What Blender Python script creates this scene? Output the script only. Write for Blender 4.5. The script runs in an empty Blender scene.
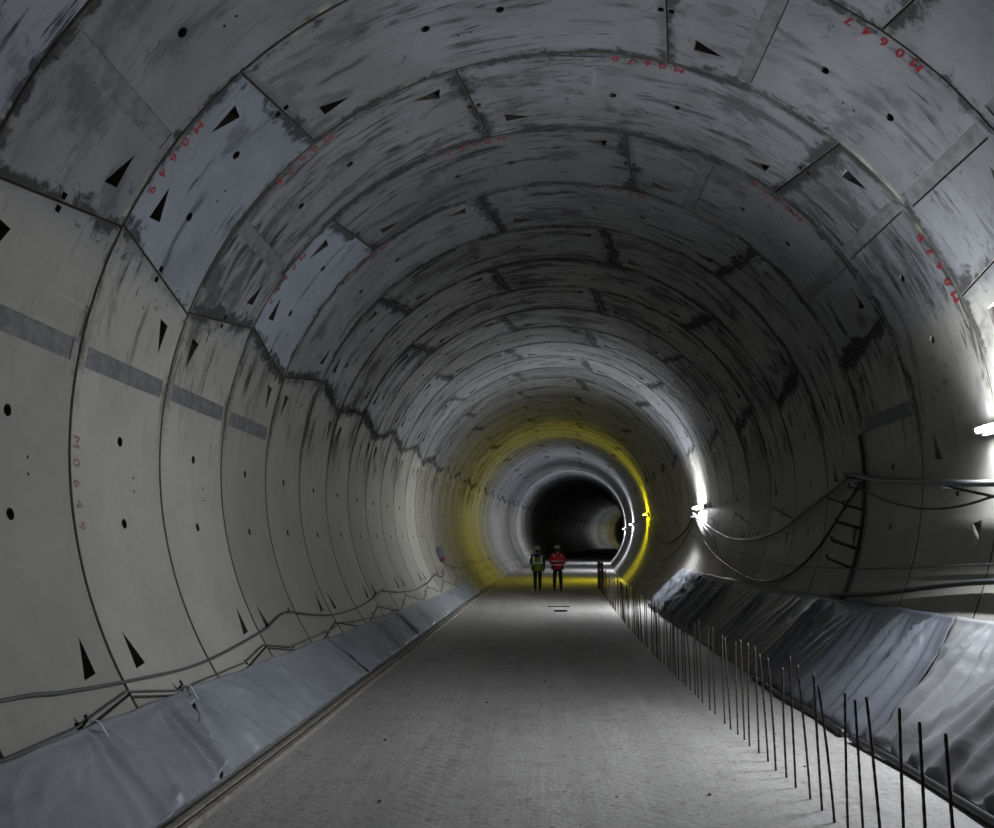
import bpy, bmesh, math, random
from mathutils import Vector, Matrix, noise
from mathutils.geometry import delaunay_2d_cdt
PI = math.pi
rad = math.radians
COL = bpy.context.scene.collection
rnd = random.Random(7)

# ------------------------------------------------------------------ tunnel space
R, CX, CZ, W = 3.9, .334, 2.74, 1.55          # lining radius, axis offset, axis height, ring width
EYE = 1.65
def grade(y):
    g = lambda t: .011*((t-12)+math.sqrt((t-12)**2+36))
    return g(y)-g(0.) if y > -30 else 0
def axis(y):
    return Vector((CX+(max(0, y-5)**2)/1342, y, CZ+grade(y)))
def slopex(y): return 2*max(0, y-5)/1342
def T(y, th, off=0.0):                         # a point on the lining; th in degrees from the crown, off = distance inwards
    c = axis(y); r = R-off
    return Vector((c.x+r*math.sin(rad(th)), y, c.z+r*math.cos(rad(th))))
def G(y, x, h=0.0):                            # a point on the roadway; x measured from the camera's line
    c = axis(y)
    return Vector((c.x-CX+x, y, c.z-CZ+h))

# ------------------------------------------------------------------ helpers
def tag(o, label=None, cat=None, group=None, kind=None):
    if label: o['label'] = label
    if cat: o['category'] = cat
    if group: o['group'] = group
    if kind: o['kind'] = kind
    return o
def link(name, me, m=None, parent=None):
    o = bpy.data.objects.new(name, me); COL.objects.link(o)
    if m is not None:
        for mm in (m if isinstance(m, (list, tuple)) else [m]): me.materials.append(mm)
    if parent: o.parent = parent
    return o
def empty(name, loc=(0, 0, 0), rz=0):
    o = bpy.data.objects.new(name, None); COL.objects.link(o)
    o.location = loc; o.rotation_euler = (0, 0, rz); o.empty_display_size = .2
    return o
def from_bm(name, bm, m, parent=None, smooth=False):
    me = bpy.data.meshes.new(name); bm.normal_update(); bm.to_mesh(me); bm.free()
    if smooth:
        for p in me.polygons: p.use_smooth = True
    return link(name, me, m, parent)
def box(bm, cx, cy, cz, sx, sy, sz, rot=None, bev=0):
    r = bmesh.ops.create_cube(bm, size=1)
    vs = r['verts']
    for v in vs: v.co = Vector((v.co.x*sx, v.co.y*sy, v.co.z*sz))
    if bev:
        es = list({e for v in vs for e in v.link_edges})
        rr = bmesh.ops.bevel(bm, geom=es, offset=bev, segments=2, affect='EDGES', profile=.5)
        vs = list({v for f in rr['faces'] for v in f.verts} | {v for v in vs if v.is_valid})
    for v in vs:
        if rot: v.co = rot @ v.co
        v.co += Vector((cx, cy, cz))
    return vs
def tube(bm, pts, r, n=8, cap=True):
    pts = [Vector(p) for p in pts]
    rs = r if isinstance(r, (list, tuple)) else [r]*len(pts)
    rings = []; up = None
    for i, p in enumerate(pts):
        t = (pts[min(i+1, len(pts)-1)]-pts[max(i-1, 0)]).normalized()
        if up is None:
            up = t.orthogonal().normalized()
        up = (up-t*up.dot(t)).normalized(); s = t.cross(up)
        rings.append([bm.verts.new(p+(up*math.cos(2*PI*k/n)+s*math.sin(2*PI*k/n))*rs[i]) for k in range(n)])
    for a, b in zip(rings, rings[1:]):
        for k in range(n):
            f = bm.faces.new((a[k], a[(k+1) % n], b[(k+1) % n], b[k])); f.smooth = True
    if cap:
        bm.faces.new(rings[0][::-1]); bm.faces.new(rings[-1])
def spline(pts, sub=8):
    P = [Vector(p) for p in pts]; out = []
    for i in range(len(P)-1):
        a, b, c, d = P[max(i-1, 0)], P[i], P[i+1], P[min(i+2, len(P)-1)]
        for k in range(sub):
            t = k/sub
            out.append(.5*((2*b)+(c-a)*t+(2*a-5*b+4*c-d)*t*t+(3*b-a-3*c+d)*t**3))
    out.append(P[-1]); return out

# ------------------------------------------------------------------ materials
def mat(name):
    m = bpy.data.materials.new(name); m.use_nodes = True
    nt = m.node_tree; nt.nodes.clear()
    o = nt.nodes.new('ShaderNodeOutputMaterial'); b = nt.nodes.new('ShaderNodeBsdfPrincipled')
    nt.links.new(b.outputs[0], o.inputs[0])
    return m, nt, b
def N(nt, t, **kw):
    n = nt.nodes.new(t)
    for k, v in kw.items():
        if k.startswith('i_'):
            n.inputs[k[2:].replace('_', ' ')].default_value = v
        else: setattr(n, k, v)
    return n
def M_(nt, op, a, b=None, c=None, clamp=False):
    n = nt.nodes.new('ShaderNodeMath'); n.operation = op; n.use_clamp = clamp
    for i, v in enumerate((a, b, c)):
        if v is None: continue
        if isinstance(v, (int, float)): n.inputs[i].default_value = v
        else: nt.links.new(v, n.inputs[i])
    return n.outputs[0]
def ramp(nt, v, a, b, lo=0., hi=1.):
    n = nt.nodes.new('ShaderNodeMapRange'); n.interpolation_type = 'SMOOTHSTEP'
    nt.links.new(v, n.inputs[0])
    n.inputs[1].default_value = a; n.inputs[2].default_value = b
    n.inputs[3].default_value = lo; n.inputs[4].default_value = hi
    return n.outputs[0]
def mix(nt, f, a, b, mode='MIX'):
    n = nt.nodes.new('ShaderNodeMix'); n.data_type = 'RGBA'; n.blend_type = mode
    if isinstance(f, (int, float)): n.inputs[0].default_value = f
    else: nt.links.new(f, n.inputs[0])
    for i, v in ((6, a), (7, b)):
        if isinstance(v, tuple): n.inputs[i].default_value = (*v, 1)
        else: nt.links.new(v, n.inputs[i])
    return n.outputs[2]
def noisetex(nt, vec, scale, detail=4, rough=.55, w=None, dist=0):
    n = nt.nodes.new('ShaderNodeTexNoise')
    if w is not None:
        n.noise_dimensions = '4D'; nt.links.new(w, n.inputs['W'])
    n.inputs['Scale'].default_value = scale; n.inputs['Detail'].default_value = detail
    n.inputs['Roughness'].default_value = rough; n.inputs['Distortion'].default_value = dist
    nt.links.new(vec, n.inputs['Vector'])
    return n.outputs['Fac']
def scaled(nt, vec, s):
    n = nt.nodes.new('ShaderNodeMapping'); n.inputs['Scale'].default_value = s
    nt.links.new(vec, n.inputs['Vector']); return n.outputs[0]
def simple(name, col, rough=.6, metal=0, var=.15, scale=20, bump=0, emit=None, es=0):
    m, nt, b = mat(name)
    tc = N(nt, 'ShaderNodeTexCoord'); f = noisetex(nt, tc.outputs['Object'], scale)
    c = mix(nt, ramp(nt, f, .3, .7), tuple(x*(1-var) for x in col), tuple(min(1, x*(1+var)) for x in col))
    nt.links.new(c, b.inputs['Base Color'])
    b.inputs['Roughness'].default_value = rough; b.inputs['Metallic'].default_value = metal
    if bump:
        bp = N(nt, 'ShaderNodeBump'); bp.inputs['Strength'].default_value = bump; bp.inputs['Distance'].default_value = .01
        nt.links.new(f, bp.inputs['Height']); nt.links.new(bp.outputs[0], b.inputs['Normal'])
    if emit:
        b.inputs['Emission Color'].default_value = (*emit, 1); b.inputs['Emission Strength'].default_value = es
    return m

def concrete():
    m, nt, b = mat('precast_concrete')
    uv = N(nt, 'ShaderNodeUVMap'); uv.uv_map = 'arc'          # u = arc length, v = distance along the ring
    ed = N(nt, 'ShaderNodeUVMap'); ed.uv_map = 'ends'         # distance to the two radial joints
    s1 = N(nt, 'ShaderNodeSeparateXYZ'); nt.links.new(uv.outputs[0], s1.inputs[0])
    s2 = N(nt, 'ShaderNodeSeparateXYZ'); nt.links.new(ed.outputs[0], s2.inputs[0])
    oi = N(nt, 'ShaderNodeObjectInfo'); rn = M_(nt, 'MULTIPLY', oi.outputs['Random'], 40)
    v = s1.outputs[1]; au = M_(nt, 'ABSOLUTE', s1.outputs[0])
    dv = M_(nt, 'MINIMUM', v, M_(nt, 'SUBTRACT', W, v))
    du = M_(nt, 'MINIMUM', s2.outputs[0], s2.outputs[1])
    vec = uv.outputs[0]
    fine = noisetex(nt, vec, 9, 6, .65, rn)
    cloud = noisetex(nt, vec, 1.3, 4, .6, rn)
    streak = noisetex(nt, scaled(nt, vec, (.8, 5.5, 1)), 1.5, 6, .62, rn, .4)
    streak2 = noisetex(nt, scaled(nt, vec, (1.1, 11, 1)), 2.2, 5, .6, rn, .3)
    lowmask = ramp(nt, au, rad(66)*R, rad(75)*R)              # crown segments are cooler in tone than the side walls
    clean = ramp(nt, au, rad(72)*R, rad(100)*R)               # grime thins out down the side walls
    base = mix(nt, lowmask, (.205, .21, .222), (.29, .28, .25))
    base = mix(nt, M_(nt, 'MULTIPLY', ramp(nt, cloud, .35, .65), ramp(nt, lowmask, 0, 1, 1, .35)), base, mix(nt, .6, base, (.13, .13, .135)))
    base = mix(nt, M_(nt, 'MULTIPLY', ramp(nt, fine, .45, .75), .22), base, (.16, .16, .16))
    tone = ramp(nt, oi.outputs['Random'], 0, 1, .80, 1.12)
    tn = N(nt, 'ShaderNodeCombineColor')
    for i in range(3): nt.links.new(tone, tn.inputs[i])
    base = mix(nt, 1, base, tn.outputs[0], 'MULTIPLY')
    base = mix(nt, 1, base, oi.outputs['Color'], 'MULTIPLY')
    al = oi.outputs['Alpha']                                   # grime of a ring = 1 - alpha of its object colour
    grm = M_(nt, 'SUBTRACT', 1.0, al)
    grc = M_(nt, 'MULTIPLY', grm, ramp(nt, clean, 0, 1, 1, .15))
    film = ramp(nt, grc, 0, .46, 0, .34); base = mix(nt, M_(nt, 'MULTIPLY', film, ramp(nt, cloud, .3, .6, .6, 1)), base, (.035, .035, .036))
    blot = noisetex(nt, scaled(nt, vec, (.55, 1.5, 1)), 1.5, 8, .68, rn, .5)
    rag = noisetex(nt, vec, 5, 6, .7, rn, .6)
    jv = ramp(nt, dv, 0, .16, 1, 0); ju = ramp(nt, du, 0, .26, 1, 0)
    side = M_(nt, 'MAXIMUM', M_(nt, 'MULTIPLY', jv, ramp(nt, blot, .38, .58)), M_(nt, 'MULTIPLY', ju, ramp(nt, noisetex(nt, vec, .9, 2, .5, rn), .38, .6)))
    jd = ramp(nt, M_(nt, 'ADD', M_(nt, 'ADD', rag, M_(nt, 'MULTIPLY', side, .30)), M_(nt, 'MULTIPLY', grm, .22)), .62, .78)
    blotd = ramp(nt, M_(nt, 'ADD', blot, M_(nt, 'MULTIPLY', grc, .30)), .56, .68)
    smear = ramp(nt, M_(nt, 'ADD', streak, M_(nt, 'MULTIPLY', grc, .30)), .56, .72)
    patch = ramp(nt, M_(nt, 'ADD', noisetex(nt, scaled(nt, vec, (.6, .9, 1)), 1.0, 4, .6, rn), M_(nt, 'MULTIPLY', grc, .34)), .50, .66)
    smear = M_(nt, 'MULTIPLY', smear, patch)
    smear2 = ramp(nt, M_(nt, 'ADD', streak2, M_(nt, 'ADD', M_(nt, 'MULTIPLY', jv, .10), M_(nt, 'MULTIPLY', grc, .24))), .60, .74)
    smear2 = M_(nt, 'MULTIPLY', smear2, ramp(nt, patch, 0, 1, .12, 1))
    mline = M_(nt, 'MULTIPLY', ramp(nt, M_(nt, 'ABSOLUTE', M_(nt, 'SUBTRACT', v, M_(nt, 'ADD', .68, M_(nt, 'MULTIPLY', cloud, .2)))), .0, .06, 1, 0),
               ramp(nt, noisetex(nt, scaled(nt, vec, (1.0, .3, 1)), 1.1, 3, .5, rn), .50, .62))
    crack = M_(nt, 'MULTIPLY', ramp(nt, M_(nt, 'MINIMUM', dv, du), .004, .020, 1, 0), .9)
    wide = M_(nt, 'MULTIPLY', ramp(nt, M_(nt, 'ADD', M_(nt, 'MINIMUM', dv, du), M_(nt, 'MULTIPLY', M_(nt, 'SUBTRACT', rag, .5), .25)), .03, .13, 1, 0), M_(nt, 'MULTIPLY', ramp(nt, grm, .08, .3, .1, 1), ramp(nt, blot, .38, .55)))
    d = M_(nt, 'MULTIPLY', blotd, ramp(nt, grc, .15, .4, .42, .85))
    for q_, k_ in ((smear, .86), (smear2, .92), (mline, .6), (jd, .80), (wide, .95)):
        d = M_(nt, 'MAXIMUM', d, M_(nt, 'MULTIPLY', q_, k_))
    d = M_(nt, 'MULTIPLY', d, ramp(nt, clean, 0, 1, 1, .06))
    d = M_(nt, 'MAXIMUM', d, crack)
    col = mix(nt, d, base, (.016, .016, .016))
    # pale lime bloom beside a few joints
    lime = M_(nt, 'MULTIPLY', M_(nt, 'MULTIPLY', ramp(nt, dv, 0, .12, 1, 0), ramp(nt, cloud, .55, .7)), .5)
    col = mix(nt, lime, col, (.50, .49, .38))
    # pale drag marks across the ring
    cast = noisetex(nt, scaled(nt, vec, (7, .5, 1)), 2.0, 3, .5, rn)
    col = mix(nt, M_(nt, 'MULTIPLY', ramp(nt, cast, .66, .78), .16), col, (.5, .5, .5))
    nt.links.new(col, b.inputs['Base Color'])
    rr = ramp(nt, d, 0, 1, .52, .85); nt.links.new(rr, b.inputs['Roughness'])
    nt.links.new(ramp(nt, d, 0, .8, .4, .05), b.inputs['Specular IOR Level'])
    bp = N(nt, 'ShaderNodeBump'); bp.inputs['Strength'].default_value = .25; bp.inputs['Distance'].default_value = .01
    h = M_(nt, 'ADD', fine, M_(nt, 'MULTIPLY', cloud, .8)); nt.links.new(h, bp.inputs['Height'])
    nt.links.new(bp.outputs[0], b.inputs['Normal'])
    return m
CONC = concrete()
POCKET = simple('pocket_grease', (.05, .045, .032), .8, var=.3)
BAND = simple('cast_strip_concrete', (.10, .10, .102), .7, var=.3, scale=9, bump=.3)
RED = simple('red_stencil_paint', (.17, .010, .016), .6, var=.35, scale=45)
FADED = simple('faded_red_stencil_paint', (.20, .12, .11), .7, var=.3, scale=45)
RUBBER = simple('black_rubber', (.02, .02, .022), .45)
STEEL = simple('rusty_rebar', (.075, .06, .05), .55, .6, .35, 40, .4)
DARKST = simple('dark_steel', (.03, .03, .032), .5, .5)
TIMBER = simple('grey_timber', (.22, .20, .17), .75, var=.25, scale=14, bump=.3)
RUSTY = simple('brown_painted_post', (.12, .045, .025), .7, var=.4)
GREYHOSE = simple('lamplit_grey_hose', (.11, .11, .115), .4)  # black hose, its colour lifted to grey to stand for light from the lamp above
GREYBOX = simple('grey_plastic', (.10, .11, .12), .4)
REDPL = simple('red_plastic', (.5, .02, .015), .4)
WHITEPL = simple('white_plastic', (.6, .62, .64), .4, var=.05)
WIRE = simple('grey_wire', (.07, .07, .07), .5)

def floor_mat():
    m, nt, b = mat('dusty_concrete_roadway')
    tc = N(nt, 'ShaderNodeTexCoord'); v = tc.outputs['Object']
    big = noisetex(nt, scaled(nt, v, (1.1, .25, 1)), 1.0, 5, .6)
    tracks = noisetex(nt, scaled(nt, v, (5, .22, 1)), 1.3, 5, .6, dist=.3)
    fine = noisetex(nt, v, 28, 6, .7)
    speck = noisetex(nt, v, 14, 3, .5)
    c = mix(nt, ramp(nt, big, .3, .7), (.29, .28, .265), (.385, .37, .35))
    c = mix(nt, M_(nt, 'MULTIPLY', ramp(nt, tracks, .42, .7), .35), c, (.22, .21, .195))
    c = mix(nt, M_(nt, 'MULTIPLY', ramp(nt, fine, .42, .68), .6), c, (.17, .165, .155))
    c = mix(nt, M_(nt, 'MULTIPLY', ramp(nt, speck, .62, .72), .55), c, (.11, .105, .10))
    gr_ = noisetex(nt, v, 3.5, 6, .7); c = mix(nt, M_(nt, 'MULTIPLY', ramp(nt, gr_, .5, .68), .4), c, (.14, .135, .125))
    nt.links.new(c, b.inputs['Base Color']); b.inputs['Roughness'].default_value = .62
    sep = N(nt, 'ShaderNodeSeparateXYZ'); nt.links.new(v, sep.inputs[0])
    # tyre tread ripples in the two wheel paths
    wv = N(nt, 'ShaderNodeTexWave'); wv.bands_direction = 'DIAGONAL'; wv.inputs['Scale'].default_value = 4.5
    wv.inputs['Distortion'].default_value = 1.5; nt.links.new(v, wv.inputs['Vector'])
    x = sep.outputs[0]
    path = M_(nt, 'MAXIMUM', ramp(nt, M_(nt, 'ABSOLUTE', M_(nt, 'SUBTRACT', x, .85)), .12, .3, 1, 0),
              ramp(nt, M_(nt, 'ABSOLUTE', M_(nt, 'ADD', x, .75)), .12, .3, 1, 0))
    h = M_(nt, 'ADD', M_(nt, 'MULTIPLY', fine, .7), M_(nt, 'MULTIPLY', M_(nt, 'MULTIPLY', wv.outputs['Fac'], path), .12))
    h = M_(nt, 'ADD', h, M_(nt, 'MULTIPLY', tracks, .6))
    bp = N(nt, 'ShaderNodeBump'); bp.inputs['Strength'].default_value = .55; bp.inputs['Distance'].default_value = .02
    nt.links.new(h, bp.inputs['Height']); nt.links.new(bp.outputs[0], b.inputs['Normal'])
    return m
def sheet_mat():
    m, nt, b = mat('blue_grey_plastic_sheet')
    tc = N(nt, 'ShaderNodeTexCoord'); v = tc.outputs['Object']
    f = noisetex(nt, v, 1.6, 5, .6); g = noisetex(nt, v, 18, 4, .6)
    c = mix(nt, ramp(nt, f, .3, .7), (.18, .19, .208), (.235, .245, .262))
    c = mix(nt, M_(nt, 'MULTIPLY', ramp(nt, g, .5, .75), .3), c, (.28, .28, .28))
    oi = N(nt, 'ShaderNodeObjectInfo'); c = mix(nt, 1, c, oi.outputs['Color'], 'MULTIPLY')
    nt.links.new(c, b.inputs['Base Color']); b.inputs['Roughness'].default_value = .42
    cr = noisetex(nt, v, 5, 3, .5, dist=1.2)
    bp = N(nt, 'ShaderNodeBump'); bp.inputs['Strength'].default_value = .22; bp.inputs['Distance'].default_value = .03
    nt.links.new(cr, bp.inputs['Height']); nt.links.new(bp.outputs[0], b.inputs['Normal'])
    return m
FLOOR = floor_mat(); SHEET = sheet_mat()
def lampmat(name, col, s):
    m = bpy.data.materials.new(name); m.use_nodes = True; nt = m.node_tree; nt.nodes.clear()
    o = nt.nodes.new('ShaderNodeOutputMaterial'); e = nt.nodes.new('ShaderNodeEmission')
    e.inputs[0].default_value = (*col, 1); e.inputs[1].default_value = s*.3
    nt.links.new(e.outputs[0], o.inputs[0]); return m

# ------------------------------------------------------------------ lining segments
def joint(a, s):      # joint at mid-ring angle a, skewed by s degrees over the ring width
    return (a, s)
EVEN = [joint(-69.6, -4.6), joint(-42, 4), joint(13.4, 4), joint(68.8, 4), joint(124.2, 4), joint(179.6, 4), joint(235, -4)]
ODD = [joint(-124.6, 4), joint(-69.6, 4), joint(-14.4, 4), joint(41.1, -4), joint(96.8, -4), joint(152.4, -4), joint(180., 4)]
GAP = .0035
BANDS = {41: (-14.5, 14.5), -42: (-14.5,), -97: (13.9,), -98: (13.9,), 69: (-13.9,), 97: (-13.9,), 96: (-13.9,)}     # cast strips, by mid-angle of the segment
def seg_mesh(name, j0, j1, key=False, strips=True):
    a0, s0 = j0; a1, s1 = j1
    if a1 < a0: a1 += 360
    if (a0+a1)/2 > 180: a0 -= 360; a1 -= 360
    # u (metres of arc) of each edge as a function of v
    U0 = lambda v: rad(a0+s0*(v/W-.5))*R
    U1 = lambda v: rad(a1+s1*(v/W-.5))*R
    w = W-.006
    V0, V1 = GAP, w-GAP
    verts = []; edges = []; 
    def loop(pts):
        n0 = len(verts); verts.extend([Vector(p) for p in pts])
        edges.extend([(n0+i, n0+(i+1) % len(pts)) for i in range(len(pts))])
        return list(range(n0, n0+len(pts)))
    def outline(ins, nu, nv):
        v0, v1 = V0+ins, V1-ins; pts = []
        e0 = lambda v: U0(v)+GAP+ins; e1 = lambda v: U1(v)-GAP-ins
        for i in range(nu): t = i/nu; pts.append((e0(v0)*(1-t)+e1(v0)*t, v0))
        for i in range(nv): t = i/nv; v = v0*(1-t)+v1*t; pts.append((e1(v), v))
        for i in range(nu): t = i/nu; pts.append((e1(v1)*(1-t)+e0(v1)*t, v1))
        for i in range(nv): t = i/nv; v = v1*(1-t)+v0*t; pts.append((e0(v), v))
        return pts
    span = (a1-a0)*rad(1)*R
    nu = max(6, int(span/.11)); nv = 10
    outer = loop(outline(0, nu, nv)); inner = loop(outline(.008, nu, nv))
    holes = []
    mid = W/2; ac = (a0+a1)/2; uc = rad(ac)*R
    for d in (-5.2, 5.2):
        cu = rad(ac+d)*R; holes.append(('hole', [(cu+.043*math.cos(2*PI*k/16), mid+.043*math.sin(2*PI*k/16)) for k in range(16)]))
    for du in (-.5, .5):   # small cast-in studs near the centre
        holes.append(('hole', [(uc+du*.12+.013*math.cos(2*PI*k/6), mid+.24+.013*math.sin(2*PI*k/6)) for k in range(6)]))
    if not key and strips:
        for d in BANDS.get(round(ac), ()):
            cu = rad(ac+d)*R; holes.append(('band', [(cu-.085, .1), (cu+.085, .1), (cu+.085, w-.1), (cu-.085, w-.1)]))
    # wedge-shaped bolt pockets, one on each side of every radial joint
    for (U, s, side) in ((U0, s0, 1), (U1, s1, -1)):
        near = (side == -1) == (s > 0)
        v = .34 if near else 1.17
        ub = U(v)+side*.255; ut = ub+side*.31
        sg = 1 if near else -1
        holes.append(('tri', [(ub, v-.082), (ub+side*.025, v+.082), (ut, v+sg*-.06)] if side == 1 else [(ub, v-.082), (ut, v+sg*-.06), (ub-.025, v+.082)]))
        ub = U(mid)+side*.05
        holes.append(('notch', [(ub-.025, mid-.028), (ub+.025, mid-.028), (ub+.025, mid+.028), (ub-.025, mid+.028)]))
    if not key:      # pockets along the circumferential joints
        pass
    hl = []
    for kind, pts in holes:
        ar = sum(pts[i][0]*pts[(i+1) % len(pts)][1]-pts[(i+1) % len(pts)][0]*pts[i][1] for i in range(len(pts)))
        if ar < 0: pts = pts[::-1]
        hl.append((kind, pts, loop(pts)))
    def inside(p, poly, m=0):
        c = False; n = len(poly)
        for i in range(n):
            x1, y1 = poly[i]; x2, y2 = poly[(i+1) % n]
            if (y1 > p[1]) != (y2 > p[1]) and p[0] < (x2-x1)*(p[1]-y1)/(y2-y1)+x1: c = not c
        return c
    def near_(p, poly, m):
        for i in range(len(poly)):
            a = Vector(poly[i]); b_ = Vector(poly[(i+1) % len(poly)]); q = Vector(p); ab = b_-a
            t = max(0, min(1, (q-a).dot(ab)/ab.length_squared))
            if (q-(a+ab*t)).length < m: return True
        return False
    for i in range(1, nu*1):
        for k in range(1, nv):
            v = V0+(V1-V0)*k/nv; t = i/nu
            p = (U0(v)*(1-t)+U1(v)*t, v)
            if any(inside(p, h[1]) or near_(p, h[1], .02) for h in hl): continue
            verts.append(Vector(p))
    vo, eo, fo, ov, oe, of = delaunay_2d_cdt(verts, edges, [], 0, 1e-6, True)
    src = [min(o) if o else -1 for o in ov]
    idx = {}
    for i, o in enumerate(ov):
        for q in o: idx[q] = i
    bm = bmesh.new(); L1 = bm.loops.layers.uv.new('arc'); L2 = bm.loops.layers.uv.new('ends')
    def pos(u, v, dep=0):
        a = u/R; return Vector(((R+dep)*math.sin(a), v-W/2, (R+dep)*math.cos(a)))
    info = {}
    def mk(u, v, dep=0):
        x = bm.verts.new(pos(u, v, dep)); info[x] = (u, v); return x
    oset = {idx[i] for i in outer}
    bv = [mk(p[0], p[1], .010 if i in oset else 0) for i, p in enumerate(vo)]
    def face(vs, mi=0):
        try: f = bm.faces.new(vs)
        except ValueError: return
        f.material_index = mi
        for l in f.loops:
            u, v = info[l.vert]
            l[L1].uv = (u, v); l[L2].uv = (max(0, u-U0(v)), max(0, U1(v)-u))
    for f in fo:
        c = ((vo[f[0]].x+vo[f[1]].x+vo[f[2]].x)/3, (vo[f[0]].y+vo[f[1]].y+vo[f[2]].y)/3)
        if any(inside(c, h[1]) for h in hl): continue
        face([bv[i] for i in f][::-1], 1 if any(i in oset for i in f) else 0)
    # skirts to the back of the lining
    ol = [bv[idx[i]] for i in outer]
    back = [mk(*info[x], .28) for x in ol]
    n = len(ol)
    for i in range(n): face([ol[i], ol[(i+1) % n], back[(i+1) % n], back[i]], 1)
    # recesses
    for kind, pts, lp in hl:
        top = [bv[idx[i]] for i in lp]; n = len(top)
        if kind == 'hole': deps = [.14 if n > 8 else .03]*n
        elif kind == 'band': deps = [.007]*n
        elif kind == 'notch': deps = [.035]*n
        else:
            uu = [p[0] for p in pts]; far = max(range(3), key=lambda i: min(abs(uu[i]-uu[k]) for k in range(3) if k != i))
            deps = [.012 if i == far else .11 for i in range(n)]
        bot = [mk(*info[x], d) for x, d in zip(top, deps)]
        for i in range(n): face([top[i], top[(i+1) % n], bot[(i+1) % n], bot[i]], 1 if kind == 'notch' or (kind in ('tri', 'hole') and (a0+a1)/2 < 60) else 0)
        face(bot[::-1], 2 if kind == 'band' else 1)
    bm.normal_update()
    me = bpy.data.meshes.new(name); bm.to_mesh(me); bm.free()
    for m in (CONC, POCKET, BAND): me.materials.append(m)
    return me, (a0+a1)/2
SETS = {}
for strips in (True, False):
    for par, (js, kk) in enumerate(((EVEN, 0), (ODD, 6))):
        L = []
        for i in range(7):
            a, b_ = js[i], js[(i+1) % 7]
            if i == 6: b_ = (js[0][0]+360*(1 if js[0][0] < a[0] else 0), js[0][1])
            L.append(seg_mesh('key_segment' if i == kk else 'lining_segment', a, b_, i == kk, strips))
        SETS[par, strips] = L

# stencilled ring numbers
GL = {}
def glyph(ch):
    if ch not in GL:
        c = bpy.data.curves.new('g', 'FONT'); c.body = ch; c.size = .138; c.align_x = 'CENTER'; c.align_y = 'CENTER'
        c.resolution_u = 3
        o = bpy.data.objects.new('g', c); COL.objects.link(o)
        dg = bpy.context.evaluated_depsgraph_get(); me = bpy.data.meshes.new_from_object(o.evaluated_get(dg))
        GL[ch] = ([v.co.copy() for v in me.vertices], [list(p.vertices) for p in me.polygons])
        bpy.data.objects.remove(o); bpy.data.curves.remove(c); bpy.data.meshes.remove(me)
    return GL[ch]
def number(txt, a_first, parent, rng):
    bm = bmesh.new()
    for i, ch in enumerate(txt):
        vs, fs = glyph(ch); a = rad(a_first-2.4*i)
        jx, jy, tl = rng.uniform(-.006, .006), rng.uniform(-.008, .008), rng.uniform(-.08, .08)
        for ox, oy, dr in ((0, 0, 0), (.005, .003, .0004), (-.005, -.002, .0008)):      # a fat brush stroke
            bv = []
            for v in vs:
                x, y = v.x*math.cos(tl)-v.y*math.sin(tl)+jx+ox, v.x*math.sin(tl)+v.y*math.cos(tl)+jy+oy
                aa = a-x/R; r = R-.002-dr
                bv.append(bm.verts.new((r*math.sin(aa), .085+y-W/2, r*math.cos(aa))))
            for f in fs: bm.faces.new([bv[k] for k in f])
    return from_bm('ring_number', bm, FADED if a_first < -85 else RED, parent)

K0, K1, KFULL = -10, 122, 14
NUM = {2: 'M0649', 3: 'M0670', 4: 'M0652', 5: 'M0671', 6: 'M0658', 7: 'M0663', 8: 'M0655', 9: 'M0668'}
# base tone (rgb) and amount of grime (1 - alpha) of single rings
GRIME = {-1: .1, 0: .14, 1: .14, 2: .18, 3: .26, 4: .19, 5: .22, 6: .26, 7: .28, 8: .28, 9: .26, 10: .24, 11: .22, 12: .20, 13: .22, 14: .24}
joined = [None, None]
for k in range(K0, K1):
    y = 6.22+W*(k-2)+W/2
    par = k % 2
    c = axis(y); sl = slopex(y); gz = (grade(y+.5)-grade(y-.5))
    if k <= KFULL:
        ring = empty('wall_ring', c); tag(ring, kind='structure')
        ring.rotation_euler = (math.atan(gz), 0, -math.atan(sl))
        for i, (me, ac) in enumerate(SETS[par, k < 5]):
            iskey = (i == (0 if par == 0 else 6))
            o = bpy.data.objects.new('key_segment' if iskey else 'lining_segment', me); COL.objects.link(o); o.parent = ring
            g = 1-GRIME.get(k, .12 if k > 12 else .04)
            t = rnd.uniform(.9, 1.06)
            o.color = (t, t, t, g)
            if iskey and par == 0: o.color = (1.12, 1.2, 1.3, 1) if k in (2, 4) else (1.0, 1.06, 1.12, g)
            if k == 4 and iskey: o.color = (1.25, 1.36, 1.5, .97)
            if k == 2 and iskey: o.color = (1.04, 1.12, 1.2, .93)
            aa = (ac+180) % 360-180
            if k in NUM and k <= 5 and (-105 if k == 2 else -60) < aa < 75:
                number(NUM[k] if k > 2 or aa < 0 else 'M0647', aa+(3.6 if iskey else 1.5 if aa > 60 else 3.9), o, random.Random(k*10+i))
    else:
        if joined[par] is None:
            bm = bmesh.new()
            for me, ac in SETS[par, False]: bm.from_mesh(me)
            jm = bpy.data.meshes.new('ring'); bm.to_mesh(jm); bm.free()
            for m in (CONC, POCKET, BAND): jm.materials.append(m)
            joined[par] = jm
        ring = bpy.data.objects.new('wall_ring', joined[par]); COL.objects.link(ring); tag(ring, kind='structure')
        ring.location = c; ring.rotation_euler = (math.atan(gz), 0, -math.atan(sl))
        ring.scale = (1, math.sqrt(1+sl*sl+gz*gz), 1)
        t = rnd.uniform(.82, 1.1); ring.color = (t, t, t, 1-rnd.uniform(.02, .25))

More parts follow.
